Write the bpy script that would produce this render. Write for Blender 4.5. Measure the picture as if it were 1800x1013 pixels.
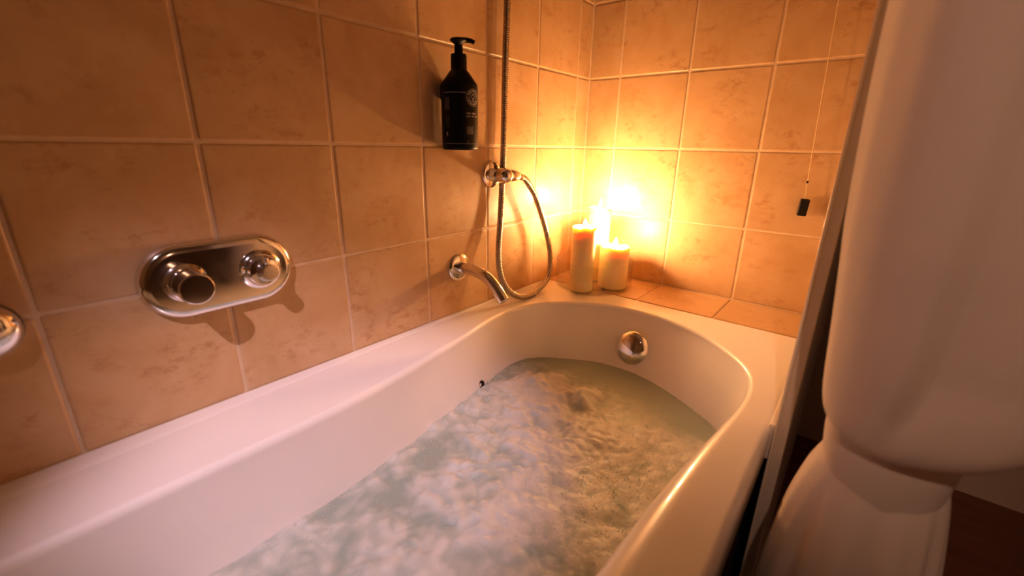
import bpy, bmesh, math, random
from mathutils import Vector, Matrix, noise

random.seed(7)
D = bpy.data
for o in list(D.objects):
    D.objects.remove(o, do_unlink=True)
SC = bpy.context.scene
COL = SC.collection
PI = math.pi

# ------------------------------------------------------------------ camera
cam_d = D.cameras.new('camera')
cam = D.objects.new('camera', cam_d)
COL.objects.link(cam)
r_ = Vector((0.7777866, 0.6282944, 0.0171510))
u_ = Vector((-0.2085139, 0.2321918, 0.9500573))
f_ = Vector((-0.5929334, 0.7425180, -0.3116038))
cam.matrix_world = Matrix(((r_.x, u_.x, -f_.x, 0.739165),
                           (r_.y, u_.y, -f_.y, -1.289663),
                           (r_.z, u_.z, -f_.z, 0.962573),
                           (0, 0, 0, 1)))
cam_d.sensor_width = 36.0
cam_d.lens = 15.2664
cam_d.clip_start = 0.02
cam_d.dof.use_dof = True
cam_d.dof.focus_distance = 1.05
cam_d.dof.aperture_fstop = 2.8
SC.camera = cam

# ------------------------------------------------------------------ world, exposure
w = D.worlds.new('world')
SC.world = w
w.use_nodes = True
w.node_tree.nodes['Background'].inputs[0].default_value = (0.9, 0.62, 0.5, 1)
w.node_tree.nodes['Background'].inputs[1].default_value = 0.0
SC.view_settings.view_transform = 'Standard'
SC.view_settings.look = 'None'
SC.view_settings.gamma = 1.0
SC.view_settings.use_curve_mapping = False
SC.view_settings.exposure = 0.0

CANDLE_COL = (1.0, 0.53, 0.225)
CANDLE_W = 6.6
SPOT_COL = (1.0, 0.70, 0.81)
SPOT_W = 205.0
CURTAIN_FILL_COL = (1.0, 0.58, 0.40)
CURTAIN_FILL_W = 66.0  # added spotlight that fills the curtain
ROOM_FILL_COL = (1.0, 0.52, 0.32)
ROOM_FILL_W = 1.7  # added weak fill from the side wall


# ------------------------------------------------------------------ material helpers
class N:
    def __init__(s, name):
        s.m = D.materials.new(name)
        s.m.use_nodes = True
        s.t = s.m.node_tree
        s.b = s.t.nodes['Principled BSDF']
        s.out = s.t.nodes['Material Output']

    def n(s, kind, **kw):
        x = s.t.nodes.new(kind)
        for k, v in kw.items():
            if k.startswith('i_'):
                x.inputs[k[2:].replace('_', ' ')].default_value = v
            else:
                setattr(x, k, v)
        return x

    def l(s, a, b):
        s.t.links.new(a, b)

    def set(s, **kw):
        for k, v in kw.items():
            s.b.inputs[k.replace('_', ' ')].default_value = v
        return s

    def ramp(s, src, stops):
        r = s.n('ShaderNodeValToRGB')
        el = r.color_ramp.elements
        while len(el) < len(stops):
            el.new(0.5)
        for e, (p, c) in zip(el, stops):
            e.position = p
            e.color = c if len(c) == 4 else (*c, 1)
        s.l(src, r.inputs[0])
        return r.outputs[0]

    def mix(s, f, a, b, mode='MIX'):
        x = s.n('ShaderNodeMix', data_type='RGBA', blend_type=mode)
        for v, sock in ((f, x.inputs[0]), (a, x.inputs[6]), (b, x.inputs[7])):
            if hasattr(v, 'links'):
                s.l(v, sock)
            else:
                sock.default_value = v if not isinstance(v, tuple) else (*v, 1) if len(v) == 3 else v
        return x.outputs[2]

    def noise(s, scale, detail=4, rough=0.55, vec=None, dist=0.0):
        x = s.n('ShaderNodeTexNoise')
        x.inputs['Scale'].default_value = scale
        x.inputs['Detail'].default_value = detail
        x.inputs['Roughness'].default_value = rough
        x.inputs['Distortion'].default_value = dist
        if vec is not None:
            s.l(vec, x.inputs['Vector'])
        return x.outputs['Fac']

    def bump(s, h, strength=0.2, dist=0.002):
        x = s.n('ShaderNodeBump')
        x.inputs['Strength'].default_value = strength
        x.inputs['Distance'].default_value = dist
        s.l(h, x.inputs['Height'])
        s.l(x.outputs[0], s.b.inputs['Normal'])


def simple(name, col, rough=0.5, metal=0.0, **kw):
    k = N(name)
    k.set(Base_Color=(*col, 1), Roughness=rough, Metallic=metal)
    for a, v in kw.items():
        k.b.inputs[a.replace('_', ' ')].default_value = v
    return k.m


def tile_material():
    k = N('ceramic_tile')
    geo = k.n('ShaderNodeNewGeometry')
    oi = k.n('ShaderNodeObjectInfo')
    off = k.n('ShaderNodeVectorMath', operation='SCALE')
    cmb = k.n('ShaderNodeCombineXYZ')
    for i in range(3):
        k.l(oi.outputs['Random'], cmb.inputs[i])
    k.l(cmb.outputs[0], off.inputs[0])
    off.inputs['Scale'].default_value = 37.0
    add = k.n('ShaderNodeVectorMath', operation='ADD')
    k.l(geo.outputs['Position'], add.inputs[0])
    k.l(off.outputs[0], add.inputs[1])
    v = add.outputs[0]
    cloud = k.noise(9.0, 5, 0.6, v, 0.4)
    base = k.ramp(cloud, [(0.3, (0.53, 0.32, 0.145)), (0.55, (0.60, 0.385, 0.20)), (0.75, (0.65, 0.44, 0.26))])
    # rusty sponge marks, streaky
    mp = k.n('ShaderNodeMapping')
    mp.inputs['Scale'].default_value = (1.0, 1.0, 1.7)
    k.l(v, mp.inputs[0])
    sm = k.noise(38.0, 6, 0.75, mp.outputs[0], 0.15)
    smask = k.ramp(sm, [(0.50, (0, 0, 0)), (0.64, (1, 1, 1))])
    big = k.noise(11.0, 3, 0.6, v)
    bmask = k.ramp(big, [(0.46, (0, 0, 0)), (0.66, (1, 1, 1))])
    msk = k.mix(1.0, smask, bmask, 'MULTIPLY')
    half = k.mix(0.8, (0, 0, 0), msk)
    c2 = k.mix(half, base, (0.41, 0.205, 0.082))
    tint = k.ramp(oi.outputs['Random'], [(0, (0.93, 0.93, 0.93)), (1, (1.0, 0.99, 0.97))])
    c3 = k.mix(1.0, c2, tint, 'MULTIPLY')
    k.l(c3, k.b.inputs['Base Color'])
    rr = k.ramp(cloud, [(0.3, (0.34,) * 3), (0.7, (0.46,) * 3)])
    k.l(rr, k.b.inputs['Roughness'])
    k.bump(k.noise(40.0, 4, 0.6, v), 0.25, 0.0015)
    return k.m


def grout_material():
    k = N('grout')
    geo = k.n('ShaderNodeNewGeometry')
    c = k.ramp(k.noise(30, 4, 0.6, geo.outputs['Position']), [(0.3, (0.60, 0.43, 0.27)), (0.7, (0.72, 0.54, 0.37))])
    k.l(c, k.b.inputs['Base Color'])
    k.set(Roughness=0.85)
    return k.m


def paint_material(name, col, rough=0.6):
    k = N(name)
    geo = k.n('ShaderNodeNewGeometry')
    n_ = k.noise(6, 5, 0.6, geo.outputs['Position'])
    c = k.ramp(n_, [(0.3, tuple(x * 0.94 for x in col)), (0.7, col)])
    k.l(c, k.b.inputs['Base Color'])
    k.set(Roughness=rough)
    k.bump(k.noise(180, 3, 0.6, geo.outputs['Position']), 0.08, 0.001)
    return k.m


def acrylic_material():
    k = N('white_acrylic')
    geo = k.n('ShaderNodeNewGeometry')
    n_ = k.noise(3, 3, 0.5, geo.outputs['Position'])
    c = k.ramp(n_, [(0.3, (0.80, 0.765, 0.74)), (0.7, (0.84, 0.81, 0.785))])
    k.l(c, k.b.inputs['Base Color'])
    k.set(Roughness=0.32)
    k.b.inputs['Coat Weight'].default_value = 0.5
    k.b.inputs['Coat Roughness'].default_value = 0.08
    return k.m


def chrome_material(name='chrome', col=(0.80, 0.77, 0.74), rough=0.07):
    k = N(name)
    geo = k.n('ShaderNodeNewGeometry')
    n_ = k.noise(25, 4, 0.6, geo.outputs['Position'])
    r = k.ramp(n_, [(0.35, (rough,) * 3), (0.75, (rough * 2.2,) * 3)])
    k.l(r, k.b.inputs['Roughness'])
    k.set(Base_Color=(*col, 1), Metallic=1.0)
    return k.m


def water_material():
    k = N('bubbling_water')
    geo = k.n('ShaderNodeNewGeometry')
    at = k.n('ShaderNodeAttribute', attribute_name='aeration')
    pos = geo.outputs['Position']
    fine = k.noise(60, 6, 0.65, pos, 0.3)
    mm = k.n('ShaderNodeMath', operation='MULTIPLY_ADD')
    k.l(fine, mm.inputs[0])
    mm.inputs[1].default_value = 0.35
    k.l(at.outputs['Fac'], mm.inputs[2])
    f = k.ramp(mm.outputs[0], [(0.27, (0, 0, 0)), (0.82, (1, 1, 1))])
    c = k.mix(f, (0.30, 0.365, 0.325), (0.56, 0.57, 0.53))
    k.l(c, k.b.inputs['Base Color'])
    r = k.ramp(f, [(0, (0.10,) * 3), (1, (0.40,) * 3)])
    k.l(r, k.b.inputs['Roughness'])
    k.b.inputs['IOR'].default_value = 1.33
    k.b.inputs['Subsurface Weight'].default_value = 0.3
    k.b.inputs['Subsurface Radius'].default_value = (0.02, 0.025, 0.025)
    k.b.inputs['Subsurface Scale'].default_value = 0.5
    k.bump(k.noise(150, 4, 0.65, pos, 0.5), 0.35, 0.003)
    return k.m


def thin_glass(name='clear_glass', tint=(0.975, 0.975, 0.965), base=0.045):
    k = N(name)
    tr = k.n('ShaderNodeBsdfTransparent')
    tr.inputs[0].default_value = (*tint, 1)
    gl = k.n('ShaderNodeBsdfGlossy')
    gl.inputs['Roughness'].default_value = 0.03
    lw = k.n('ShaderNodeLayerWeight')
    lw.inputs[0].default_value = 0.5
    pw = k.n('ShaderNodeMath', operation='POWER')
    k.l(lw.outputs['Facing'], pw.inputs[0])
    pw.inputs[1].default_value = 4.0
    fr = k.n('ShaderNodeMath', operation='MULTIPLY_ADD')
    k.l(pw.outputs[0], fr.inputs[0])
    fr.inputs[1].default_value = 0.45
    fr.inputs[2].default_value = base
    mx = k.n('ShaderNodeMixShader')
    k.l(fr.outputs[0], mx.inputs[0])
    k.l(tr.outputs[0], mx.inputs[1])
    k.l(gl.outputs[0], mx.inputs[2])
    k.l(mx.outputs[0], k.out.inputs[0])
    return k.m


def bubble_material():
    k = N('foam_bubble')
    sh = {}
    for kind in ('ShaderNodeBsdfTransparent', 'ShaderNodeBsdfDiffuse', 'ShaderNodeBsdfTranslucent', 'ShaderNodeBsdfGlossy'):
        q = k.n(kind)
        q.inputs[0].default_value = (0.95, 0.95, 0.92, 1)
        sh[kind[14:]] = q
    sh['Glossy'].inputs['Roughness'].default_value = 0.05

    def mix(f, a, b):
        m = k.n('ShaderNodeMixShader')
        m.inputs[0].default_value = f
        k.l(a.outputs[0], m.inputs[1])
        k.l(b.outputs[0], m.inputs[2])
        return m
    body = mix(0.5, sh['Diffuse'], sh['Translucent'])
    k.l(mix(0.30, mix(0.25, body, sh['Glossy']), sh['Transparent']).outputs[0], k.out.inputs[0])
    return k.m


def flame_material():
    k = N('candle_flame')
    tr = k.n('ShaderNodeBsdfTransparent')
    em = k.n('ShaderNodeEmission')
    em.inputs[0].default_value = (1.0, 0.72, 0.32, 1)
    em.inputs[1].default_value = 30.0
    mx = k.n('ShaderNodeMixShader')
    mx.inputs[0].default_value = 0.45
    k.l(tr.outputs[0], mx.inputs[1])
    k.l(em.outputs[0], mx.inputs[2])
    k.l(mx.outputs[0], k.out.inputs[0])
    return k.m


def wax_material():
    k = N('candle_wax')
    geo = k.n('ShaderNodeNewGeometry')
    c = k.ramp(k.noise(18, 4, 0.5, geo.outputs['Position']), [(0.3, (0.80, 0.63, 0.32)), (0.7, (0.86, 0.70, 0.40))])
    k.l(c, k.b.inputs['Base Color'])
    k.set(Roughness=0.45)
    k.b.inputs['Subsurface Weight'].default_value = 1.0
    k.b.inputs['Subsurface Radius'].default_value = (1.0, 0.62, 0.25)
    k.b.inputs['Subsurface Scale'].default_value = 0.013
    return k.m


def cloth_material(name='curtain_cloth', col=(0.80, 0.70, 0.63)):
    k = N(name)
    geo = k.n('ShaderNodeNewGeometry')
    pos = geo.outputs['Position']
    c = k.ramp(k.noise(12, 4, 0.6, pos), [(0.3, tuple(x * 0.95 for x in col)), (0.7, col)])
    df = k.n('ShaderNodeBsdfDiffuse')
    tl = k.n('ShaderNodeBsdfTranslucent')
    k.l(c, df.inputs[0])
    k.l(c, tl.inputs[0])
    wv = k.noise(900, 2, 0.5, pos)
    bp = k.n('ShaderNodeBump')
    bp.inputs['Strength'].default_value = 0.1
    bp.inputs['Distance'].default_value = 0.0006
    k.l(wv, bp.inputs['Height'])
    k.l(bp.outputs[0], df.inputs['Normal'])
    mx = k.n('ShaderNodeMixShader')
    mx.inputs[0].default_value = 0.22
    k.l(df.outputs[0], mx.inputs[1])
    k.l(tl.outputs[0], mx.inputs[2])
    k.l(mx.outputs[0], k.out.inputs[0])
    return k.m


def floor_material():
    k = N('brown_floor')
    geo = k.n('ShaderNodeNewGeometry')
    mp = k.n('ShaderNodeMapping')
    mp.inputs['Scale'].default_value = (1, 8, 1)
    k.l(geo.outputs['Position'], mp.inputs[0])
    c = k.ramp(k.noise(5, 6, 0.6, mp.outputs[0]), [(0.3, (0.10, 0.030, 0.012)), (0.7, (0.17, 0.055, 0.022))])
    k.l(c, k.b.inputs['Base Color'])
    k.set(Roughness=0.5)
    return k.m


M = dict(tile=tile_material(), grout=grout_material(),
         paint=paint_material('cream_paint', (0.50, 0.38, 0.28)),
         ceil=paint_material('ceiling_paint', (0.55, 0.48, 0.42)),
         white=paint_material('white_panel', (0.60, 0.52, 0.45), 0.35),
         acrylic=acrylic_material(), chrome=chrome_material(),
         hose=chrome_material('hose_steel', (0.42, 0.34, 0.26), 0.22),
         water=water_material(), glass=thin_glass(), flame=flame_material(), wax=wax_material(),
         cloth=cloth_material(), floor=floor_material(),
         black=simple('black_plastic', (0.004, 0.004, 0.004), 0.4, Specular_IOR_Level=0.12),
         pump=simple('black_pump', (0.004, 0.004, 0.004), 0.45, Specular_IOR_Level=0.12),
         print=simple('label_print', (0.45, 0.41, 0.40), 0.5),
         print_dim=simple('label_print_dim', (0.045, 0.043, 0.045), 0.45),
         weight=simple('black_weight', (0.006, 0.005, 0.005), 0.5, Specular_IOR_Level=0.2),
         cord=simple('cord', (0.72, 0.52, 0.26), 0.6),
         dark=simple('shade_panel', (0.010, 0.010, 0.016), 0.5),  # shade under the bath edge is put into this colour
         wick=simple('wick', (0.02, 0.014, 0.01), 0.9),
         seal=simple('sealant', (0.78, 0.70, 0.64), 0.4),
         trim=simple('polished_edge', (0.80, 0.70, 0.58), 0.12),
         bubble=bubble_material())


# ------------------------------------------------------------------ mesh helpers
def link(name, bm, mat, parent=None, smooth=True, loc=None):
    me = D.meshes.new(name)
    bm.normal_update()
    bm.to_mesh(me)
    bm.free()
    me.materials.append(mat)
    if smooth:
        for p in me.polygons:
            p.use_smooth = True
    o = D.objects.new(name, me)
    COL.objects.link(o)
    if loc is not None:
        o.location = loc
    if parent is not None:
        o.parent = parent
    return o


def sharp(o, deg=35):
    me = o.data
    bm = bmesh.new()
    bm.from_mesh(me)
    for e in bm.edges:
        if len(e.link_faces) == 2 and e.calc_face_angle(0) > math.radians(deg):
            e.smooth = False
        if any(len(f.verts) > 8 for f in e.link_faces):
            e.smooth = False
    bm.to_mesh(me)
    bm.free()
    return o


def empty(name, loc, label, cat, group=None):
    o = D.objects.new(name, None)
    o.empty_display_size = 0.03
    COL.objects.link(o)
    o.location = loc
    o['label'] = label
    o['category'] = cat
    if group:
        o['group'] = group
    return o


def tag(o, label, cat, group=None):
    o['label'] = label
    o['category'] = cat
    if group:
        o['group'] = group
    return o


def struct(o):
    o['kind'] = 'structure'
    return o


def box(bm, lo, hi, bev=0.0, seg=1):
    b2 = bmesh.new()
    bmesh.ops.create_cube(b2, size=1)
    for v in b2.verts:
        v.co = Vector([lo[i] + (v.co[i] + 0.5) * (hi[i] - lo[i]) for i in range(3)])
    if bev:
        bmesh.ops.bevel(b2, geom=list(b2.edges), offset=bev, segments=seg, affect='EDGES', profile=0.5)
    tmp = D.meshes.new('tmp')
    b2.to_mesh(tmp)
    b2.free()
    bm.from_mesh(tmp)
    D.meshes.remove(tmp)
    return bm


def frame_for(axis):
    a = Vector(axis).normalized()
    t = Vector((0, 0, 1)) if abs(a.z) < 0.9 else Vector((1, 0, 0))
    x = a.cross(t).normalized()
    y = a.cross(x).normalized()
    return a, x, y


def lathe(bm, origin, axis, prof, seg=48, cap0=True, cap1=True):
    """prof: list of (distance along axis, radius)"""
    a, x, y = frame_for(axis)
    o = Vector(origin)
    rings = []
    for d, r in prof:
        if r < 1e-6:
            rings.append([bm.verts.new(o + a * d)])
        else:
            rings.append([bm.verts.new(o + a * d + (x * math.cos(t) + y * math.sin(t)) * r)
                          for t in (2 * PI * i / seg for i in range(seg))])
    for A, B in zip(rings, rings[1:]):
        for i in range(seg):
            j = (i + 1) % seg
            if len(A) == 1 and len(B) == 1:
                continue
            if len(A) == 1:
                bm.faces.new((A[0], B[j], B[i]))
            elif len(B) == 1:
                bm.faces.new((A[i], A[j], B[0]))
            else:
                bm.faces.new((A[i], A[j], B[j], B[i]))
    if cap0 and len(rings[0]) > 1:
        bm.faces.new(list(reversed(rings[0])))
    if cap1 and len(rings[-1]) > 1:
        bm.faces.new(rings[-1])
    bmesh.ops.recalc_face_normals(bm, faces=list(bm.faces))
    return bm


def catmull(pts, n, closed=False):
    P = [Vector(p) for p in pts]
    out = []
    L = len(P)
    segs = L if closed else L - 1
    for i in range(segs):
        if closed:
            p0, p1, p2, p3 = P[(i - 1) % L], P[i], P[(i + 1) % L], P[(i + 2) % L]
        else:
            p1, p2 = P[i], P[i + 1]
            p0 = P[i - 1] if i else p1 * 2 - p2
            p3 = P[i + 2] if i + 2 < L else p2 * 2 - p1
        for j in range(n):
            t = j / n
            out.append(0.5 * ((2 * p1) + (-p0 + p2) * t + (2 * p0 - 5 * p1 + 4 * p2 - p3) * t * t
                              + (-p0 + 3 * p1 - 3 * p2 + p3) * t ** 3))
    if not closed:
        out.append(P[-1].copy())
    return out


def resample(pts, step, closed=False):
    if closed:
        pts = pts + [pts[0]]
    cum = [0.0]
    for a, b in zip(pts, pts[1:]):
        cum.append(cum[-1] + (b - a).length)
    n = max(2, int(round(cum[-1] / step)))
    out = []
    k = 0
    for i in range(n if closed else n + 1):
        d = cum[-1] * i / n
        while k < len(cum) - 2 and cum[k + 1] < d:
            k += 1
        t = (d - cum[k]) / max(1e-9, cum[k + 1] - cum[k])
        out.append(pts[k].lerp(pts[k + 1], min(1, max(0, t))))
    return out


def tube(bm, pts, rad, seg=16, caps=True):
    n = len(pts)
    rf = rad if callable(rad) else (lambda i, s: rad)
    T = []
    for i in range(n):
        T.append((pts[min(n - 1, i + 1)] - pts[max(0, i - 1)]).normalized())
    _, x, y = frame_for(T[0])
    s = 0
    rings = []
    for i in range(n):
        if i:
            q = T[i - 1].rotation_difference(T[i])
            x = q @ x
            s += (pts[i] - pts[i - 1]).length
        x = (x - T[i] * x.dot(T[i])).normalized()
        y = T[i].cross(x)
        r = rf(i, s)
        rings.append([bm.verts.new(pts[i] + (x * math.cos(a) + y * math.sin(a)) * r)
                      for a in (2 * PI * k / seg for k in range(seg))])
    for A, B in zip(rings, rings[1:]):
        for i in range(seg):
            j = (i + 1) % seg
            bm.faces.new((A[i], A[j], B[j], B[i]))
    if caps:
        bm.faces.new(list(reversed(rings[0])))
        bm.faces.new(rings[-1])
    bmesh.ops.recalc_face_normals(bm, faces=list(bm.faces))
    return bm


# ------------------------------------------------------------------ room shell
RIM = 0.56
ROW0 = 0.562
RH = 0.199
CW = 0.200
GAP = 0.0042
XEND = 0.7045

b = box(bmesh.new(), (-0.15, -2.6, 0), (-0.0014, 0.45, 2.45))
wall_left = struct(link('wall_left', b, M['grout'], smooth=False))
b = box(bmesh.new(), (-0.0014, 0.0014, 0), (XEND, 0.38, 2.45))
wall_back = struct(link('wall_back', b, M['grout'], smooth=False))
b = box(bmesh.new(), (XEND, 0.38, 0), (2.1, 0.48, 2.45))
struct(link('wall_rear', b, M['paint'], smooth=False))
b = box(bmesh.new(), (2.0, -2.6, 0), (2.1, 0.38, 2.45))
struct(link('wall_right', b, M['paint'], smooth=False))
b = box(bmesh.new(), (-0.15, -2.7, 0), (2.1, -2.6, 2.45))
struct(link('wall_front', b, M['paint'], smooth=False))
b = box(bmesh.new(), (-0.15, -2.7, -0.06), (2.1, 0.48, 0))
struct(link('floor', b, M['floor'], smooth=False))
b = box(bmesh.new(), (-0.15, -2.7, 2.45), (2.1, 0.48, 2.52))
struct(link('ceiling', b, M['ceil'], smooth=False))

# tiles: one shared mesh per size, thin bevelled plates standing proud of the grout
tile_cache = {}


def tile_mesh(wd, ht):
    key = (round(wd, 3), round(ht, 3))
    if key not in tile_cache:
        bm = bmesh.new()
        bmesh.ops.create_grid(bm, x_segments=1, y_segments=1, size=0.5)
        w2, h2 = wd / 2 - GAP / 2, ht / 2 - GAP / 2
        bm.clear()
        lv = [(0, 0.0, -0.006), (0, 0.0, -0.0016), (0, 0.0012, -0.0004), (0, 0.0032, 0.0)]
        rings = []
        for _, ins, z in lv:
            c = 0.0022
            W, H = w2 - ins, h2 - ins
            rings.append([bm.verts.new(p) for p in
                          ((-W + c, -H, z), (W - c, -H, z), (W, -H + c, z), (W, H - c, z),
                           (W - c, H, z), (-W + c, H, z), (-W, H - c, z), (-W, -H + c, z))])
        for A, B in zip(rings[1:], rings[2:]):
            for i in range(8):
                j = (i + 1) % 8
                bm.faces.new((A[i], A[j], B[j], B[i]))
        for i in range(8):
            j = (i + 1) % 8
            bm.faces.new((rings[0][i], rings[0][j], rings[1][j], rings[1][i]))
        bm.faces.new(rings[-1])
        me = D.meshes.new('tile')
        bm.normal_update()
        bm.to_mesh(me)
        bm.free()
        me.materials.append(M['tile'])
        tile_cache[key] = me
    return tile_cache[key]


def add_tile(parent, mw, wd, ht):
    o = D.objects.new('tile', tile_mesh(wd, ht))
    COL.objects.link(o)
    o.parent = parent
    # tiny laying irregularity
    j = Matrix.Rotation(random.uniform(-0.0025, 0.0025), 4, 'X') @ Matrix.Rotation(random.uniform(-0.0025, 0.0025), 4, 'Y')
    o.matrix_basis = mw @ j
    return o


NROW = 9
LEFT0 = 0.0694
ML = Matrix(((0, 0, 1, 0), (1, 0, 0, 0), (0, 1, 0, 0), (0, 0, 0, 1)))       # local x->+y, y->z, z->+x
MB = Matrix(((1, 0, 0, 0), (0, 0, -1, 0), (0, 1, 0, 0), (0, 0, 0, 1)))      # local x->x, y->z, z->-y
for rz in range(NROW):
    zc = ROW0 + RH * (rz + 0.5)
    y1 = 0.0
    wd = LEFT0
    for c in range(11):
        add_tile(wall_left, Matrix.Translation((0, y1 - wd / 2, zc)) @ ML, wd, RH)
        y1 -= wd
        wd = CW
    x0 = 0.0
    for wd in (0.1011, CW, CW, CW):
        add_tile(wall_back, Matrix.Translation((x0 + wd / 2, 0, zc)) @ MB, wd, RH)
        x0 += wd

# boxed ledge behind the bath head, tiled on top
LEDGE_Y = -0.185
b = box(bmesh.new(), (-0.002, LEDGE_Y, 0), (XEND, 0.0022, 0.5595))
ledge = struct(link('trim_1', b, M['grout'], smooth=False))
x0 = 0.0
for wd in (0.1011, CW, CW, CW):
    add_tile(ledge, Matrix.Translation((x0 + wd / 2, LEDGE_Y / 2, 0.5622)), wd, -LEDGE_Y)
    x0 += wd

# sealant along the wall, wider towards the camera
bm = bmesh.new()
secs = []
for i in range(41):
    y = LEDGE_Y - 0.002 - i / 40 * 1.69
    t = min(1, max(0, (-y - 0.45) / 0.8))
    wd = 0.006 + 0.028 * t ** 1.3
    h = 0.0014
    secs.append([bm.verts.new((x, y, RIM + z)) for x, z in
                 ((-0.001, -0.0005), (-0.001, h + 0.001), (wd * 0.55, h), (wd * 0.86, h * 0.8), (wd, -0.0005))])
for A, B in zip(secs, secs[1:]):
    for i in range(5):
        j = (i + 1) % 5
        bm.faces.new((A[i], A[j], B[j], B[i]))
bm.faces.new(secs[0])
bm.faces.new(list(reversed(secs[-1])))
bmesh.ops.recalc_face_normals(bm, faces=list(bm.faces))
struct(sharp(link('trim_2', bm, M['acrylic'])))

# end panel standing past the bath edge, lit polished edge trim on it
b = box(bmesh.new(), (0.7050, -0.599, 0), (0.7210, 0.38, 2.2), 0.0025, 3)
panel = struct(link('wall_partition', b, M['white'], smooth=False))
b = box(bmesh.new(), (0.7030, -0.6015, 0.0), (0.7068, -0.590, 2.2), 0.0016, 2)
link('edge_trim', b, M['trim'], panel)
# pale filler strip between bath edge and panel
b = box(bmesh.new(), (0.6955, -0.592, 0.50), (0.7052, LEDGE_Y, 0.5625), 0.001)
struct(link('trim_3', b, M['seal'], smooth=False))

# ------------------------------------------------------------------ bathtub
inner = [(.145, -1.35), (.147, -1.15), (.147, -1.0), (.138, -.89), (.122, -.78), (.104, -.66), (.085, -.56), (.081, -.47),
         (.108, -.38), (.163, -.318), (.242, -.272), (.334, -.257), (.427, -.268), (.518, -.306), (.592, -.369),
         (.632, -.427), (.648, -.49), (.651, -.56), (.645, -.65), (.639, -.74), (.633, -.85), (.627, -1.0), (.624, -1.2),
         (.618, -1.4), (.60, -1.58), (.54, -1.70), (.45, -1.76), (.375, -1.775), (.30, -1.76), (.21, -1.70), (.155, -1.56)]
IN = resample(catmull([(x, y, 0) for x, y in inner], 12, True), 0.0125, True)
NI = len(IN)
# outward normal (curve orientation resolved by area sign)
area = sum(IN[i].x * IN[(i + 1) % NI].y - IN[(i + 1) % NI].x * IN[i].y for i in range(NI))
sg = 1 if area > 0 else -1


def normals(P):
    out = []
    for i in range(len(P)):
        t = (P[(i + 1) % len(P)] - P[i - 1]).normalized()
        out.append(Vector((t.y, -t.x, 0)) * sg)
    return out


NRM = normals(IN)


def offset(d):
    return [p + n * d for p, n in zip(IN, NRM)]


OX0, OX1, OY0, OY1 = 0.002, 0.6935, -1.885, LEDGE_Y - 0.001
ctr = Vector((0.37, -1.03, 0))


def outer_pts(x0, x1, y0, y1):
    out = []
    for p in IN:
        d = p - ctr
        k = 1e9
        if d.x > 1e-6: k = min(k, (x1 - ctr.x) / d.x)
        if d.x < -1e-6: k = min(k, (x0 - ctr.x) / d.x)
        if d.y > 1e-6: k = min(k, (y1 - ctr.y) / d.y)
        if d.y < -1e-6: k = min(k, (y0 - ctr.y) / d.y)
        out.append(ctr + d * k)
    for c in ((x0, y0), (x0, y1), (x1, y0), (x1, y1)):
        c = Vector((*c, 0))
        i = min(range(NI), key=lambda q: (out[q] - c).length)
        out[i] = c
    return out


def at_z(P, z):
    return [Vector((p.x, p.y, z)) for p in P]


RR = [0.012 + (0.002 + 0.032 * min(1, max(0, (p.x - 0.2) / 0.3))) * (lambda t: t * t * (3 - 2 * t))(min(1, max(0, (-p.y - 0.45) / 0.42))) for p in IN]


# how far each wall leans inwards over the full depth: most at the drain end
SL = [0.05 + 0.13 * (lambda t: t * t * (3 - 2 * t))(min(1, max(0, (p.y + 0.50) / 0.22))) for p in IN]


def offset_v(f):
    return [p + n * f(r, q) for p, n, r, q in zip(IN, NRM, RR, SL)]


RINGS = []
RINGS.append(at_z(outer_pts(0.002, 0.6955, OY0, OY1), 0.500))
RINGS.append(at_z(outer_pts(0.002, 0.6990, OY0, OY1), 0.503))
RINGS.append(at_z(outer_pts(0.002, 0.6995, OY0, OY1), 0.540))
for a in range(1, 6):
    t = a / 5 * PI / 2
    q = 0.012 * (1 - math.sin(t)) if False else 0.012 * (1 - math.cos(t))
    RINGS.append(at_z(outer_pts(0.002, 0.6995 - q, OY0, OY1), 0.548 + 0.012 * math.sin(t)))
RINGS.append(at_z(outer_pts(0.0035, 0.6860, OY0 + 0.003, OY1 - 0.002), RIM))
RINGS.append(at_z(outer_pts(0.0060, 0.6820, OY0 + 0.006, OY1 - 0.004), RIM))
RINGS.append(at_z(offset(0.020), RIM))
RINGS.append(at_z(offset(0.006), RIM - 0.0002))
for a in range(1, 9):
    t = a / 8 * PI / 2
    P_ = offset_v(lambda r, q: 0.006 - r * math.sin(t) * 0.8)
    RINGS.append([Vector((p.x, p.y, RIM - r * (1 - math.cos(t)))) for p, r in zip(P_, RR)])
ZF = 0.14
for a in range(1, 13):
    t = a / 12
    P_ = offset_v(lambda r, q: 0.006 - r * 0.8 - q * t)
    RINGS.append([Vector((p.x, p.y, (RIM - r) + (ZF + 0.07 - RIM + r) * t)) for p, r in zip(P_, RR)])
for a in range(1, 7):
    t = a / 6 * PI / 2
    P_ = offset_v(lambda r, q: 0.006 - r * 0.8 - q - 0.06 * (1 - math.cos(t)))
    RINGS.append(at_z(P_, ZF + 0.07 - 0.07 * math.sin(t)))


def inner_at(z, extra=0.0):
    return offset_v(lambda r, q: 0.006 - r * 0.8 - q * (RIM - r - z) / (RIM - r - ZF - 0.07) + extra)


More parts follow.
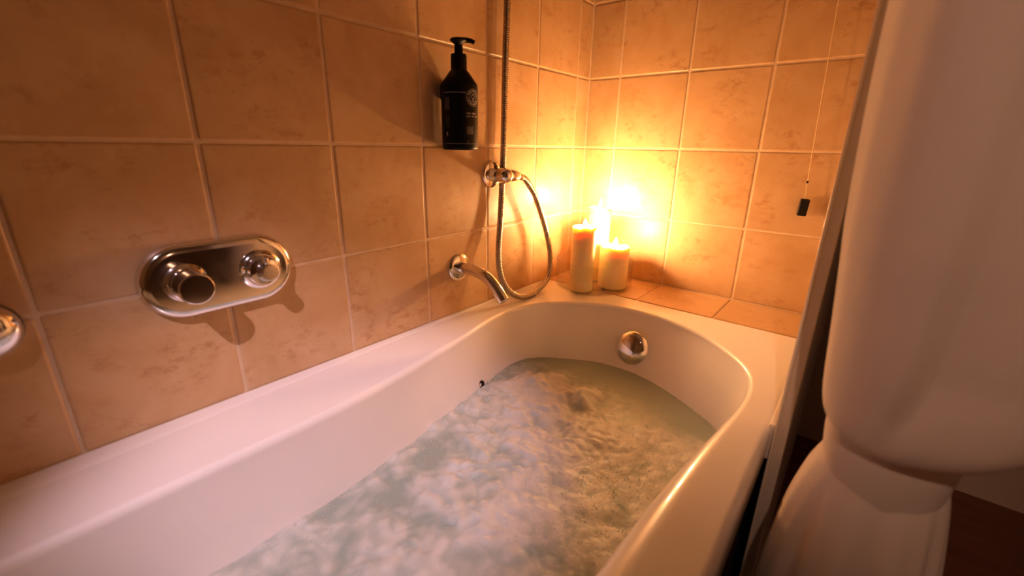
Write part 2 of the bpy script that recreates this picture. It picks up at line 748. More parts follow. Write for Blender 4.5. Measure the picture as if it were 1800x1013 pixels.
tub = empty('bathtub', (0.37, -1.03, 0.0), 'white acrylic bathtub built in along the tiled wall and full of water', 'bathtub')
T0 = Vector(tub.location)
bm = bmesh.new()
VR = [[bm.verts.new(p - T0) for p in R] for R in RINGS]
for A, B in zip(VR, VR[1:]):
    for i in range(NI):
        j = (i + 1) % NI
        bm.faces.new((A[i], A[j], B[j], B[i]))
cv = bm.verts.new(Vector((0.37, -1.03, ZF - 0.002)) - T0)
for i in range(NI):
    bm.faces.new((VR[-1][i], VR[-1][(i + 1) % NI], cv))
bmesh.ops.recalc_face_normals(bm, faces=list(bm.faces))
shell = link('shell', bm, M['acrylic'], tub)
bm.free if False else None
# ensure normals face up on the rim
_up = sum(p.normal.z * p.area for p in shell.data.polygons)
if _up < 0:
    shell.data.flip_normals()

# side panel below the overhanging edge, the gap's shade put in as near-black
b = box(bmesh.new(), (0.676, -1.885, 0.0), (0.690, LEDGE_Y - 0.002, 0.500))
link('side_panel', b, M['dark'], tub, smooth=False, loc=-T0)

# overflow cover: domed chrome disc on the head end wall
bm = bmesh.new()
oc = Vector((0.350, -0.287, 0.468))
lathe(bm, oc - T0, (0.0, -1, 0.34), [(0.0, 0.036), (0.014, 0.036), (0.014, 0.042), (0.018, 0.0445), (0.022, 0.0432), (0.027, 0.038),
                                     (0.031, 0.029), (0.0335, 0.017), (0.0345, 0.0)])
ov = link('overflow_cover', bm, M['chrome'], tub)
ov['label'] = 'domed chrome overflow cover'
# whirlpool jet half under water on the wall side
bm = bmesh.new()
jp = min((q for q in inner_at(0.428) if q.x < 0.3), key=lambda q: abs(q.y + 0.628))
lathe(bm, Vector((jp.x - 0.004, jp.y, 0.424)) - T0, (1, -0.12, 0.1), [(0, 0.009), (0.006, 0.009), (0.0075, 0.0075), (0.0055, 0.005), (0.004, 0.0)], 24)
link('jet_nozzle', bm, M['weight'], tub)['label'] = 'dark jet nozzle at the water line'

# ------------------------------------------------------------------ water
WZ = 0.420
wo = inner_at(WZ, 0.004)


def inside(x, y):
    c = False
    j = NI - 1
    for i in range(NI):
        a, b_ = wo[i], wo[j]
        if (a.y > y) != (b_.y > y) and x < (b_.x - a.x) * (y - a.y) / (b_.y - a.y) + a.x:
            c = not c
        j = i
    return c


def edge_dist(x, y):
    m = 9
    for p in wo[::2]:
        d = (p.x - x) ** 2 + (p.y - y) ** 2
        if d < m: m = d
    return math.sqrt(m)


def sstep(a, b_, x):
    t = min(1, max(0, (x - a) / (b_ - a)))
    return t * t * (3 - 2 * t)


LUMPS = [(0.322, -0.520, 0.036, 0.019), (0.350, -0.545, 0.026, 0.014), (0.212, -0.535, 0.038, 0.017), (0.250, -0.490, 0.026, 0.013),
         (0.262, -0.560, 0.032, 0.012), (0.165, -0.600, 0.030, 0.012), (0.43, -0.62, 0.035, 0.008), (0.30, -0.62, 0.04, 0.008)]


def water_h(x, y):
    act = sstep(0.36, 0.55, -y)
    # calmer towards the far right
    calm = sstep(0.34, 0.56, x) * (1 - sstep(0.46, 0.56, -y))
    act = max(0.05, act * (1 - 0.85 * calm))
    v = Vector((x * 10, y * 10, 3.1))
    warp = Vector((noise.noise(v * 2.1), noise.noise(v * 2.1 + Vector((7, 3, 1))), 0)) * 0.35
    big = noise.noise(Vector((x * 6, y * 6, 7.7)))
    n1 = noise.noise(v * 1.6 + warp)
    b1 = abs(noise.noise(v * 2.2 + warp + Vector((2, 5, 1))))
    b2 = abs(noise.noise(v * 5.0 + warp * 2))
    b3 = abs(noise.noise(v * 12.0 + warp * 3))
    n4 = noise.noise(v * 26.0)
    rough = 0.4 + 0.6 * sstep(-0.3, 0.5, n1 + big)
    near = sstep(0.85, 1.15, -y)
    act_h = act * (1 - 0.55 * sstep(0.34, 0.46, x) * (1 - sstep(0.85, 1.0, -y)))
    h = act_h * (0.005 * big + 0.004 * n1 + rough * (1 - 0.45 * near) * (0.010 * b1 + 0.0075 * b2 + 0.0032 * b3 + 0.0006 * n4) - 0.003)
    lump = 0
    for lx, ly, lr, lh in LUMPS:
        q = ((x - lx) ** 2 + (y - ly) ** 2) / (lr * lr)
        q *= 1 + 0.45 * noise.noise(v * 3)
        if q < 5:
            lump += math.exp(-q * 1.1) * lh * (0.8 + 0.5 * abs(noise.noise(v * 5)))
    h += lump
    aer = act * (0.36 + 0.22 * sstep(0.34, 0.46, x) + 0.42 * n1 + 0.35 * big + 0.35 * (b2 - 0.25) + 0.3 * noise.noise(v * 4.1) + 0.12 * near) + lump * 40
    return h, min(1.0, max(0.0, aer))


GS = 0.0034
x0, x1, y0, y1 = 0.07, 0.67, -1.80, -0.25
nx, ny = int((x1 - x0) / GS), int((y1 - y0) / GS)
bm = bmesh.new()
lay = bm.verts.layers.float.new('aeration')
grid = {}
for j in range(ny + 1):
    y = y0 + j * GS
    # crossing interval of this row with the outline
    xs = []
    for i in range(NI):
        a, b_ = wo[i], wo[(i + 1) % NI]
        if (a.y > y) != (b_.y > y):
            xs.append(a.x + (b_.x - a.x) * (y - a.y) / (b_.y - a.y))
    if len(xs) < 2:
        continue
    xa, xb = min(xs), max(xs)
    for i in range(nx + 1):
        x = x0 + i * GS
        if x < xa - GS or x > xb + GS:
            continue
        px = min(max(x, xa), xb)
        h, ae = water_h(px, y)
        vv = bm.verts.new((px, y, WZ + h))
        vv[lay] = ae
        grid[(i, j)] = vv
for (i, j), vv in list(grid.items()):
    q = [grid.get(k) for k in ((i, j), (i + 1, j), (i + 1, j + 1), (i, j + 1))]
    if all(q):
        bm.faces.new(q)
bmesh.ops.remove_doubles(bm, verts=list(bm.verts), dist=1e-5)
bmesh.ops.recalc_face_normals(bm, faces=list(bm.faces))
water = link('bath_water', bm, M['water'])
if sum(p.normal.z for p in water.data.polygons) < 0:
    water.data.flip_normals()
tag(water, 'churning greenish whirlpool water with white foam filling the tub', 'water')

# tiny bubbles riding on the water, uncountable
bm = bmesh.new()
ico = bmesh.new()
bmesh.ops.create_icosphere(ico, subdivisions=1, radius=1)
iv = [v.co.copy() for v in ico.verts]
ifc = [[v.index for v in f.verts] for f in ico.faces]
ico.free()
cnt = 0
tries = 0
while cnt < 3600 and tries < 60000:
    tries += 1
    x = random.uniform(0.09, 0.66)
    y = random.uniform(-1.45, -0.40)
    if not inside(x, y):
        continue
    ed = edge_dist(x, y)
    den = 0.10 + 0.9 * math.exp(-(ed / 0.03) ** 2) + 0.25 * sstep(0.40, 0.50, x) * sstep(0.52, 0.60, -y) * (1 - sstep(0.75, 0.95, -y))
    den *= 0.35 + 0.65 * max(0, noise.noise(Vector((x * 25, y * 25, 9))) + 0.35)
    if random.random() > den * sstep(0.42, 0.55, -y):
        continue
    h, _ = water_h(x, y)
    r = random.choice((0.0005, 0.0006, 0.0008, 0.0008, 0.0010, 0.0014))
    c = Vector((x, y, WZ + h + r * 0.3))
    vs = [bm.verts.new(c + q * r) for q in iv]
    for f in ifc:
        bm.faces.new([vs[k] for k in f])
    cnt += 1
bub = link('foam_bubbles', bm, M['bubble'])
bub['kind'] = 'stuff'
tag(bub, 'fine glinting bubbles scattered over the churning bath water', 'bubbles')

# ------------------------------------------------------------------ mixer on the left wall
mix = empty('bath_mixer', (0, -1.072, 0.770), 'oval chrome wall plate with two mixer knobs on the tiles', 'mixer')
bm = bmesh.new()
PH, PL = 0.054, 0.204 / 2 - 0.054
secs = []
for d, x in ((0.001, 0.0005), (0.0, 0.004), (-0.001, 0.008), (-0.0035, 0.0115), (-0.007, 0.0135), (-0.012, 0.0143)):
    rr = PH + d
    ring = []
    for i in range(64):
        t = 2 * PI * i / 64
        cy = PL if math.cos(t) >= 0 else -PL
        ring.append(bm.verts.new((x, cy + rr * math.cos(t), rr * math.sin(t))))
    secs.append(ring)
for A, B in zip(secs, secs[1:]):
    for i in range(64):
        bm.faces.new((A[i], A[(i + 1) % 64], B[(i + 1) % 64], B[i]))
bm.faces.new(secs[-1])
bm.faces.new(list(reversed(secs[0])))
bmesh.ops.recalc_face_normals(bm, faces=list(bm.faces))
sharp(link('wall_plate', bm, M['chrome'], mix), 40)
bm = bmesh.new()
lathe(bm, (0.0135, -0.049, 0), (1, 0, 0), [(0, 0.0275), (0.0015, 0.0272), (0.003, 0.0255), (0.005, 0.0235), (0.007, 0.0222)], 48)
sharp(link('knob_collar', bm, M['chrome'], mix))
bm = bmesh.new()
lathe(bm, (0.0195, -0.049, 0), (1, 0, 0), [(0, 0.0215), (0.012, 0.0215), (0.0125, 0.0203), (0.014, 0.0203), (0.0145, 0.0215),
                                           (0.0385, 0.0215), (0.0403, 0.0207), (0.041, 0.0195), (0.041, 0.0)], 48)
kn = sharp(link('temperature_knob', bm, M['chrome'], mix), 14)
kn['label'] = 'long cylindrical chrome knob'
bm = bmesh.new()
lathe(bm, (0.0135, 0.050, 0), (1, 0, 0), [(0, 0.0315), (0.0015, 0.031), (0.003, 0.0285), (0.005, 0.026), (0.007, 0.0245)], 48)
sharp(link('knob_collar', bm, M['chrome'], mix))
bm = bmesh.new()
lathe(bm, (0.0195, 0.050, 0), (1, 0, 0), [(0, 0.0235), (0.009, 0.0235), (0.0115, 0.0215), (0.012, 0.017), (0.013, 0.0135), (0.029, 0.013),
                                          (0.0305, 0.0122), (0.031, 0.011), (0.031, 0.0)], 40)
kn = sharp(link('flow_knob', bm, M['chrome'], mix), 14)
kn['label'] = 'short stepped chrome knob'
bm = bmesh.new()
tube(bm, [Vector((0.040, 0.050, 0.010)), Vector((0.0405, 0.050, 0.018)), Vector((0.041, 0.050, 0.0225))], 0.0035, 12)
link('knob_pin', bm, M['chrome'], mix)

# round dome at the left picture edge
dome = empty('wall_dome', (0, -1.316, 0.756), 'round domed chrome cover on the wall left of the mixer, cut by the frame', 'wall fitting')
bm = bmesh.new()
lathe(bm, (0, 0, 0), (1, 0, 0), [(0, 0.036), (0.004, 0.0365), (0.007, 0.0355)], 48)
sharp(link('backplate', bm, M['chrome'], dome))
bm = bmesh.new()
lathe(bm, (0.007, 0, 0), (1, 0, 0), [(0, 0.0345), (0.004, 0.034), (0.010, 0.031), (0.015, 0.024), (0.0185, 0.013), (0.0195, 0)], 48)
link('cap', bm, M['chrome'], dome)

# ------------------------------------------------------------------ spout
sp = empty('bath_spout', (0, -0.574, 0.679), 'curved chrome bath spout reaching from the wall over the rim', 'spout')
S0 = Vector(sp.location)
bm = bmesh.new()
lathe(bm, (0, 0, 0), (1, 0, 0), [(0, 0.0335), (0.003, 0.0335), (0.006, 0.031), (0.008, 0.025), (0.009, 0.015)], 48)
sharp(link('flange', bm, M['chrome'], sp))
path = resample(catmull([(0.006, 0, 0.001), (0.035, 0, 0.0015), (0.062, 0, 0.0), (0.088, 0, -0.006), (0.110, 0, -0.019), (0.128, 0, -0.035),
                         (0.145, 0, -0.053)], 10), 0.004)
bm = bmesh.new()
tube(bm, path, lambda i, s: 0.0135, 28, caps=False)
# open mouth: turn the end inwards
e = path[-1]
t = (path[-1] - path[-2]).normalized()
lathe(bm, e, t, [(0, 0.0135), (0.0012, 0.0131), (0.0012, 0.0112), (-0.010, 0.0108), (-0.010, 0.0)], 28, cap0=False, cap1=False)
link('spout_tube', bm, M['chrome'], sp)

# ------------------------------------------------------------------ hose outlet elbow
ho = empty('hose_outlet', (0, -0.456, 0.893), 'round chrome hose elbow on the wall above the spout', 'hose outlet')
bm = bmesh.new()
lathe(bm, (0, 0, 0), (1, 0, 0), [(0, 0.0325), (0.003, 0.0325), (0.006, 0.0305), (0.008, 0.025), (0.0085, 0.015)], 48)
sharp(link('flange', bm, M['chrome'], ho))
bm = bmesh.new()
lathe(bm, (0.006, 0, 0), (1, 0, 0), [(0, 0.0165), (0.024, 0.0165), (0.030, 0.0185), (0.042, 0.0185), (0.051, 0.0160), (0.058, 0.010), (0.060, 0)], 32)
link('elbow_body', bm, M['chrome'], ho)
bm = bmesh.new()
lathe(bm, (0.044, 0.004, 0.001), (0.12, 1, -0.08), [(0, 0.0150), (0.016, 0.0152), (0.020, 0.0155), (0.034, 0.0140), (0.043, 0.0112), (0.046, 0.0088)], 32)
link('nozzle', bm, M['chrome'], ho)

# hose
hz = empty('shower_hose', (0.06, -0.391, 0.568), 'ribbed steel shower hose looping down beside the candles', 'hose')
H0 = Vector(hz.location)
hp = [(0.0496, -0.409, 0.8905), (0.051, -0.385, 0.883), (0.0515, -0.360, 0.862), (0.051, -0.333, 0.832), (0.052, -0.285, 0.746),
      (0.056, -0.260, 0.668), (0.060, -0.269, 0.604), (0.063, -0.320, 0.5735), (0.062, -0.388, 0.5695), (0.056, -0.439, 0.592),
      (0.048, -0.467, 0.635), (0.036, -0.467, 0.694), (0.024, -0.446, 0.792), (0.0175, -0.430, 0.944), (0.0175, -0.426, 1.158),
      (0.0175, -0.422, 1.273), (0.0175, -0.418, 1.6), (0.02, -0.416, 1.93)]
P = resample(catmull(hp, 24), 0.0012)
P = [p - H0 for p in P]
bm = bmesh.new()
tube(bm, P, lambda i, s: 0.0074 + 0.0008 * (1 if (int(s / 0.0024) % 2) else 0), 12)
link('hose_tube', bm, M['hose'], hz)
bm = bmesh.new()
lathe(bm, Vector((0.0496, -0.409, 0.8905)) - H0, (0.06, 0.95, -0.3), [(0.0, 0.0085), (0.006, 0.0090), (0.013, 0.0088), (0.017, 0.0080)], 20)
link('ferrule', bm, M['chrome'], hz)
bm = bmesh.new()
lathe(bm, Vector((0.02, -0.416, 1.92)) - H0, (0, 0, 1), [(0, 0.0075), (0.012, 0.009), (0.03, 0.0095), (0.032, 0.007)], 20)
link('ferrule', bm, M['chrome'], hz)
bm = box(bmesh.new(), (0.0, -0.428, 1.935), (0.034, -0.404, 1.955), 0.002)
link('wall_hook', bm, M['chrome'], hz, loc=-H0)

# ------------------------------------------------------------------ pump bottle
BX, BY, BZ, BR = 0.0455, -0.605, 0.952, 0.0375
bt = empty('pump_bottle', (BX, BY, BZ), 'black pump soap bottle with round grey emblem mounted on the tiles', 'bottle')
bm = bmesh.new()
lathe(bm, (0, 0, 0), (0, 0, 1), [(0.0, 0.030), (0.0, 0.034), (0.002, 0.0365), (0.006, BR), (0.1235, BR), (0.127, 0.0368), (0.150, 0.0195), (0.153, 0.0165), (0.156, 0.0155)], 64)
link('body', bm, M['black'], bt)
bm = bmesh.new()
lathe(bm, (0, 0, 0.1525), (0, 0, 1), [(0, 0.0160), (0.002, 0.0162), (0.027, 0.0158), (0.0295, 0.0148), (0.030, 0.0085), (0.048, 0.0082)], 40)
sharp(link('collar', bm, M['pump'], bt))
# pump head: flat oval button plus downturned spout, pointing along the picture right
bm = bmesh.new()
lathe(bm, (0, 0, 0.198), (0, 0, 1), [(0, 0.008), (0.004, 0.011), (0.007, 0.0165), (0.0095, 0.017), (0.0115, 0.0150), (0.0125, 0.010), (0.0128, 0)], 32)
spd = Vector((0.72, 0.69, 0)).normalized()
pts = resample(catmull([spd * 0.0 + Vector((0, 0, 0.2065)), spd * 0.013 + Vector((0, 0, 0.2075)), spd * 0.024 + Vector((0, 0, 0.2065)),
                        spd * 0.032 + Vector((0, 0, 0.2035))], 8), 0.002)
tube(bm, pts, lambda i, s: 0.0058 - 0.10 * s * 0.6, 16)
link('pump_head', bm, M['pump'], bt)
# wall holder behind the bottle
bm = box(bmesh.new(), (-BX, -0.012, 0.100), (-BR + 0.003, 0.012, 0.128), 0.001)
link('wall_holder', bm, M['pump'], bt)
# printed label pieces, thin skins on the bottle wall
tc = Vector((0.739 - BX, -1.29 - BY, 0)).normalized()
tr = Vector((-tc.y, tc.x, 0))
if tr.y < 0: tr = -tr


def on_bottle(s, z, lift=0.0003):
    a = s / BR
    d = tc * math.cos(a) + tr * math.sin(a)
    return d * (BR + lift) + Vector((0, 0, z))


def patch(bm, s0, s1, z0, z1):
    n = max(1, int(abs(s1 - s0) / 0.002))
    prev = None
    for i in range(n + 1):
        s = s0 + (s1 - s0) * i / n
        cur = (bm.verts.new(on_bottle(s, z0)), bm.verts.new(on_bottle(s, z1)))
        if prev:
            bm.faces.new((prev[0], cur[0], cur[1], prev[1]))
        prev = cur


def ring(bm, sc, zc, r0, r1, a0=0, a1=2 * PI, n=48, ez=1.0):
    prev = None
    for i in range(n + 1):
        t = a0 + (a1 - a0) * i / n
        cur = tuple(bm.verts.new(on_bottle(sc + r * math.sin(t), zc + r * math.cos(t) * ez)) for r in (r0, r1))
        if prev:
            bm.faces.new((prev[0], cur[0], cur[1], prev[1]))
        prev = cur


EC, EZ = 0.030, 0.1005
bm = bmesh.new()
patch(bm, -0.036, EC - 0.0165, 0.1085, 0.1092)
link('label_line', bm, M['print'], bt, smooth=False)
bm = bmesh.new()
patch(bm, -0.036, 0.05, 0.0125, 0.0130)
link('label_line', bm, M['print'], bt, smooth=False)
bm = bmesh.new()
ring(bm, EC, EZ, 0.0158, 0.0164)
ring(bm, EC, EZ, 0.0085, 0.0090)
# letters round the ring as small strokes, illegible in the photograph
rnd = random.Random(3)
for k in range(26):
    t = 2 * PI * k / 26
    if k in (6, 7, 19, 20):
        continue
    ring(bm, EC, EZ, 0.0105, 0.0142, t, t + 0.07 + rnd.random() * 0.05, 2)
    if k % 2:
        ring(bm, EC, EZ, 0.0120, 0.0127, t, t + 0.17, 2)
    if k % 3:
        ring(bm, EC, EZ, 0.0135, 0.0142, t, t + 0.16, 2)
for s_ in (-1, 1):
    patch(bm, EC + s_ * 0.0122 - 0.0012, EC + s_ * 0.0122 + 0.0012, EZ - 0.0007, EZ + 0.0007)
# centre motif: shield-like loop with a stem
ring(bm, EC, EZ + 0.0015, 0.0030, 0.0040, n=24, ez=1.25)
patch(bm, EC - 0.0007, EC + 0.0007, EZ - 0.0062, EZ - 0.0020)
patch(bm, EC - 0.0030, EC + 0.0030, EZ - 0.0068, EZ - 0.0060)
link('emblem', bm, M['print'], bt, smooth=False)
bm = bmesh.new()
for z, ws in ((0.0692, 13), (0.0637, 16)):
    s = 0.0135
    for k in range(ws):
        wl = rnd.choice((0.0011, 0.0014, 0.0017))
        if rnd.random() < 0.88:
            st = rnd.randrange(4)
            patch(bm, s, s + 0.00045, z, z + 0.0030)
            if st != 0: patch(bm, s, s + wl, z + 0.0025, z + 0.0030)
            if st != 1: patch(bm, s, s + wl, z + 0.0012, z + 0.0017)
            if st > 1: patch(bm, s + wl - 0.0004, s + wl, z, z + 0.0030)
            if st == 3: patch(bm, s, s + wl, z, z + 0.0005)
        s += wl + 0.0006
link('label_text', bm, M['print'], bt, smooth=False)
bm = bmesh.new()
patch(bm, 0.014, 0.030, 0.031, 0.046)
link('label_panel', bm, M['print_dim'], bt, smooth=False)
bm = bmesh.new()
patch(bm, -0.034, -0.021, 0.076, 0.100)
link('label_panel', bm, M['print_dim'], bt, smooth=False)
bm = bmesh.new()
patch(bm, 0.015, 0.019, 0.0145, 0.019)
link('label_mark', bm, M['print_dim'], bt, smooth=False)
bm = bmesh.new()
for k in range(7):
    patch(bm, -0.031, -0.023 + 0.002 * rnd.random(), 0.046 + k * 0.0032, 0.0472 + k * 0.0032)
link('label_small_print', bm, M['print_dim'], bt, smooth=False)['kind'] = 'stuff'
bm = bmesh.new()
ring(bm, -0.0285, 0.0320, 0.0, 0.0021, n=20, ez=1.4)
patch(bm, -0.0295, -0.0275, 0.0268, 0.0290)
link('label_mark', bm, M['print'], bt, smooth=False)

# ------------------------------------------------------------------ candles in a glass bowl
gb = empty('glass_bowl', (0.143, -0.150, 0.5624), 'clear glass bowl on the tiled ledge holding three candles', 'bowl')
bm = bmesh.new()
lathe(bm, (0, 0, 0), (0, 0, 1), [(0.0, 0.0), (0.0, 0.104), (0.003, 0.1105), (0.010, 0.1125), (0.084, 0.1125), (0.0855, 0.1115), (0.084, 0.1100),
                                 (0.010, 0.1098), (0.0045, 0.105), (0.004, 0.0)], 96)
link('bowl_wall', bm, M['glass'], gb)


def candle(x, y, r, h, label, flare, watt, fh):
    z0 = 0.5668
    c = empty('pillar_candle', (x, y, z0), label, 'candle', 'pillar candles in the glass bowl')
    bm = bmesh.new()
    seg = 64
    prof = [(0.0, 0.0), (0.0, r * 0.95), (0.003, r), (h * 0.45, r), (h * 0.80, r * 1.01), (h * 0.95, r * (1.0 + flare * 0.6)),
            (h - 0.002, r * (1 + flare)), (h, r * (1 + flare) - 0.0015), (h - 0.0005, r * 0.90), (h - 0.007, r * 0.78), (h - 0.013, r * 0.60), (h - 0.015, r * 0.3), (h - 0.015, 0.0)]
    rings = []
    for z, rr in prof:
        if rr == 0:
            rings.append([bm.verts.new((0, 0, z))])
        else:
            rg = []
            for i in range(seg):
                t = 2 * PI * i / seg
                wob = noise.noise(Vector((math.cos(t) * 1.3 + x * 50, math.sin(t) * 1.3, h * 9)))
                top = sstep(0.8 * h, h, z)
                rg.append(bm.verts.new((rr * math.cos(t) * (1 + 0.02 * wob * top), rr * math.sin(t) * (1 + 0.02 * wob * top), z + 0.006 * wob * top)))
            rings.append(rg)
    for A, B in zip(rings, rings[1:]):
        for i in range(seg):
            j = (i + 1) % seg
            if len(A) == 1:
                bm.faces.new((A[0], B[j], B[i]))
            elif len(B) == 1:
                bm.faces.new((A[i], A[j], B[0]))
            else:
                bm.faces.new((A[i], A[j], B[j], B[i]))
    bmesh.ops.recalc_face_normals(bm, faces=list(bm.faces))
    link('wax_body', bm, M['wax'], c)
    bm = bmesh.new()
    tube(bm, [Vector((0, 0, h - 0.017)), Vector((0.0005, 0, h - 0.009)), Vector((0.0015, 0.0005, h + 0.004))], 0.0011, 8)
    wk = link('wick', bm, M['wick'], c)
    bm = bmesh.new()
    fb = h + 0.001
    lathe(bm, (0.001, 0, fb), (0, 0, 1), [(0, 0.0), (0.001, 0.0026), (fh * 0.22, 0.0058), (fh * 0.42, 0.0062), (fh * 0.65, 0.0042), (fh * 0.85, 0.0018), (fh, 0.0)], 20)
    link('flame', bm, M['flame'], c)
    ld = D.lights.new('flame_light', 'POINT')
    ld.energy = watt
    ld.color = CANDLE_COL
    ld.shadow_soft_size = 0.011
    lo = D.objects.new('flame_light', ld)
    COL.objects.link(lo)
    lo.location = (0.001, 0, fb + fh * 0.6)
    lo.parent = c
    return c


candle(0.141, -0.219, 0.0335, 0.183, 'tall cream candle, front left of three, rim softened by heat', 0.05, CANDLE_W * 0.8, 0.023)
candle(0.118, -0.092, 0.0340, 0.222, 'tallest glowing candle at the back, nearest the wall corner', 0.02, CANDLE_W * 1.3, 0.028)
candle(0.196, -0.130, 0.0420, 0.122, 'short wide candle, lowest of three, on the right in the bowl', 0.02, CANDLE_W, 0.027)

# ------------------------------------------------------------------ pull cord by the back wall
pc = empty('pull_cord', (0.622, -0.016, 0.812), 'thin light pull cord with a black square weight by the tiles', 'pull cord')
C0 = Vector(pc.location)
bm = bmesh.new()
tube(bm, [Vector((0.6225, -0.0165, 0.852)) - C0, Vector((0.618, -0.0165, 0.94)) - C0, Vector((0.603, -0.0165, 1.275)) - C0, Vector((0.57, -0.02, 2.44)) - C0], 0.0010, 8)
link('cord', bm, M['cord'], pc)
bm = box(bmesh.new(), (-0.0095, -0.0095, 0.0), (0.0095, 0.0095, 0.040), 0.002, 2)
wo_ = link('weight', bm, M['weight'], pc)
wo_.rotation_euler = (0, math.radians(3), 0.2)
bm = bmesh.new()
lathe(bm, Vector((0.6205, -0.0165, 0.889)) - C0, (-0.05, 0, 1), [(0, 0.0012), (0.002, 0.0021), (0.004, 0.0021), (0.006, 0.0012)], 12)
link('connector', bm, M['weight'], pc)

# ------------------------------------------------------------------ curtain gathered by a tie band
cu = empty('shower_curtain', (0.82, -0.74, 0.0), 'pale shower curtain gathered with a tie band outside the bath', 'curtain')
U0 = Vector(cu.location)


def cloth_tube(levels, nseg, pleat, phase, seed=0, lap=0.0):
    """levels: (z, cx, cy, rx, ry, tilt) ; pleated tube"""
    bm = bmesh.new()
    lv = catmull([(l[0], l[1], l[2]) for l in levels], 8)
    rr = catmull([(l[3], l[4], l[5]) for l in levels], 8)
    am = catmull([(l[6], 0, 0) for l in levels], 8)
    rings = []
    for q, r, a_ in zip(lv, rr, am):
        rg = []
        for i in range(nseg):
            t = 2 * PI * i / nseg
            v = Vector((math.cos(t) * 1.6, math.sin(t) * 1.6, q.x * 1.4 + seed))
            f = math.sin(pleat * t + phase + 0.8 * noise.noise(v)) * 0.6 + math.sin((pleat * 2 + 1) * t + 1.3 + 1.5 * noise.noise(v * 1.2)) * 0.25 + noise.noise(v * 1.7) * 0.7
            m = 1 + a_.x * f
            if lap:
                # one layer of cloth lapping over the next along a long vertical fold
                g = (math.degrees(t) - 244 + 2.0 * math.sin(q.x * 9)) / 360 % 1.0 * 360
                m -= lap * sstep(0, 9, g) * (1 - sstep(20, 120, g)) * sstep(0.725, 0.80, q.x)
            # tilt: ring lower towards the camera and the right
            dz = -r.z * (-math.cos(t) * 0.35 - math.sin(t) * 0.95)
            rg.append(bm.verts.new(Vector((q.y + r.x * m * math.cos(t), q.z + r.y * m * math.sin(t), q.x + dz)) - U0))
        rings.append(rg)
    for A, B in zip(rings, rings[1:]):
        for i in range(nseg):
            j = (i + 1) % nseg
            bm.faces.new((A[i], A[j], B[j], B[i]))
    bmesh.ops.recalc_face_normals(bm, faces=list(bm.faces))
    return bm


# upper drape, bellied over the tie
up = [(2.20, 0.865, -0.70, 0.150, 0.110, 0.0, 0.10),
      (1.80, 0.862, -0.71, 0.148, 0.112, 0.0, 0.09),
      (1.40, 0.858, -0.72, 0.143, 0.114, 0.0, 0.07),
      (1.10, 0.853, -0.735, 0.135, 0.116, 0.0, 0.05),
      (0.92, 0.850, -0.74, 0.126, 0.116, 0.002, 0.035),
      (0.85, 0.847, -0.74, 0.117, 0.112, 0.006, 0.028),
      (0.79, 0.842, -0.74, 0.106, 0.105, 0.012, 0.020),
      (0.752, 0.834, -0.738, 0.094, 0.093, 0.020, 0.014),
      (0.728, 0.826, -0.736, 0.083, 0.083, 0.025, 0.010),
      (0.714, 0.818, -0.735, 0.071, 0.072, 0.026, 0.006),
      (0.712, 0.813, -0.734, 0.060, 0.060, 0.026, 0.004),
      (0.720, 0.811, -0.734, 0.048, 0.048, 0.026, 0.004)]
link('drape', cloth_tube(up, 240, 5, 0.6, lap=0.19), M['cloth'], cu)
# tie band
bd = [(0.718, 0.812, -0.734, 0.0530, 0.0530, 0.022, 0.01),
      (0.708, 0.812, -0.734, 0.0570, 0.0575, 0.022, 0.01),
      (0.680, 0.812, -0.734, 0.0575, 0.0580, 0.020, 0.01),
      (0.650, 0.8125, -0.734, 0.0545, 0.0560, 0.018, 0.01),
      (0.636, 0.813, -0.734, 0.0525, 0.0540, 0.018, 0.01),
      (0.640, 0.813, -0.734, 0.0500, 0.0500, 0.018, 0.01)]
o = link('tie_band', cloth_tube(bd, 96, 3, 0.2), M['cloth'], cu)
o['label'] = 'broad cloth band tied round the curtain'
tl = [(0.690, 0.812, -0.734, 0.0480, 0.0480, 0.014, 0.02),
      (0.650, 0.811, -0.735, 0.0520, 0.0520, 0.014, 0.012),
      (0.610, 0.808, -0.738, 0.0620, 0.0580, 0.010, 0.04),
      (0.540, 0.806, -0.742, 0.0720, 0.0650, 0.004, 0.09),
      (0.440, 0.807, -0.748, 0.0800, 0.0720, 0.0, 0.10),
      (0.300, 0.812, -0.752, 0.0850, 0.0800, 0.0, 0.10),
      (0.120, 0.820, -0.756, 0.0900, 0.0850, 0.0, 0.10),
      (0.004, 0.824, -0.758, 0.0920, 0.0880, 0.0, 0.10)]
link('tail', cloth_tube(tl, 160, 7, 2.2, seed=4), M['cloth'], cu)

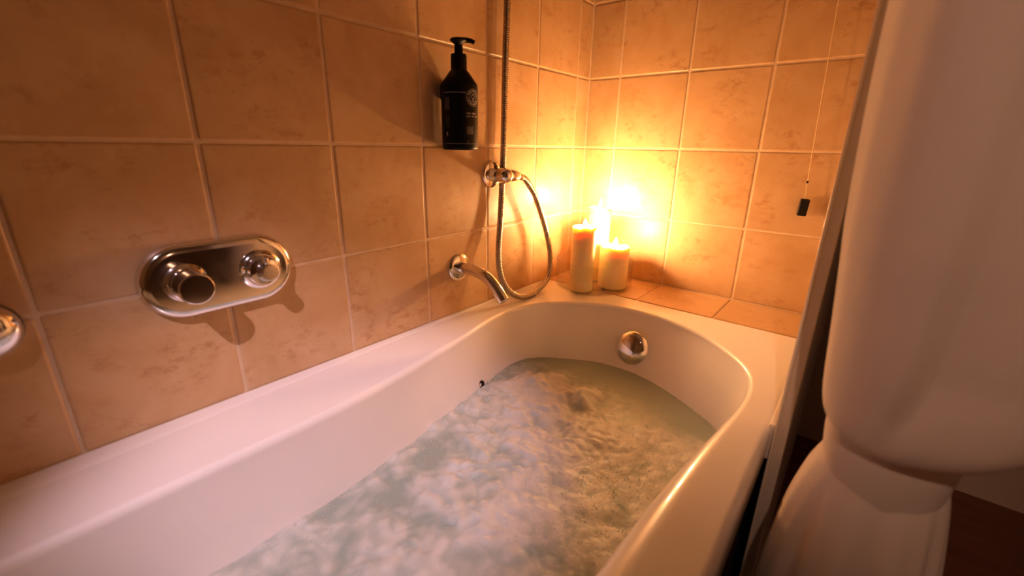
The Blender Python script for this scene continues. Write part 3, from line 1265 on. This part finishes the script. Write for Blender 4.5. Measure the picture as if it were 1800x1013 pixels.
# ------------------------------------------------------------------ bath spotlight plus added fill lamps (outside the frame)
SP = Vector((1.05, -2.10, 2.40))
cs = empty('ceiling_spotlight', (SP.x, SP.y, 2.45), 'small recessed ceiling spotlight aimed at the bath', 'spotlight')
bm = bmesh.new()
lathe(bm, (0, 0, -0.012), (0, 0, 1), [(0, 0.030), (0, 0.044), (0.004, 0.046), (0.0125, 0.046), (0.0125, 0.030)], 40, cap0=False, cap1=False)
link('ring', bm, M['chrome'], cs)
ld = D.lights.new('spot_lamp', 'SPOT')
ld.energy = SPOT_W
ld.color = SPOT_COL
ld.spot_size = math.radians(19)
ld.spot_blend = 0.85
ld.shadow_soft_size = 0.018
lo = D.objects.new('spot_lamp', ld)
COL.objects.link(lo)
lo.parent = cs
tgt = Vector((0.22, -1.04, 0.59))
lo.location = SP - Vector(cs.location) 
lo.rotation_euler = (tgt - SP).to_track_quat('-Z', 'Y').to_euler()

S2 = Vector((0.97, -2.38, 2.40))  # spotlight added only to brighten the curtain, no such fixture known
c2 = cs.copy()
COL.objects.link(c2)
c2.location = (S2.x, S2.y, 2.45)
c2['label'] = 'added unseen ceiling spotlight that brightens the curtain'
cs['group'] = c2['group'] = 'recessed ceiling spotlights'
for ch in [q for q in cs.children if q.type == 'MESH']:
    d_ = ch.copy()
    COL.objects.link(d_)
    d_.parent = c2
l2 = ld.copy()
l2.energy = CURTAIN_FILL_W
l2.color = CURTAIN_FILL_COL
l2.spot_size = math.radians(23)
l2.spot_blend = 1.0
lo2 = D.objects.new('spot_lamp', l2)
COL.objects.link(lo2)
lo2.parent = c2
lo2.location = S2 - Vector(c2.location)
lo2.rotation_euler = (Vector((0.93, -0.74, 0.93)) - S2).to_track_quat('-Z', 'Y').to_euler()

cl = empty('fill_lamp', (2.0, -1.0, 1.35), 'added unseen fill lamp on the side wall opposite the curtain', 'lamp')  # made-up lamp, a weak fill for the curtain and rear wall
bm = bmesh.new()
lathe(bm, (0, 0, 0), (-1, 0, 0), [(0, 0.05), (0.012, 0.05), (0.02, 0.04), (0.03, 0.012), (0.05, 0.012)], 40)
link('base', bm, M['chrome'], cl)
ld = D.lights.new('room_fill', 'POINT')
ld.energy = ROOM_FILL_W
ld.color = ROOM_FILL_COL
ld.shadow_soft_size = 0.07
lo = D.objects.new('room_fill', ld)
COL.objects.link(lo)
lo.parent = cl
lo.location = (-0.13, 0, 0)
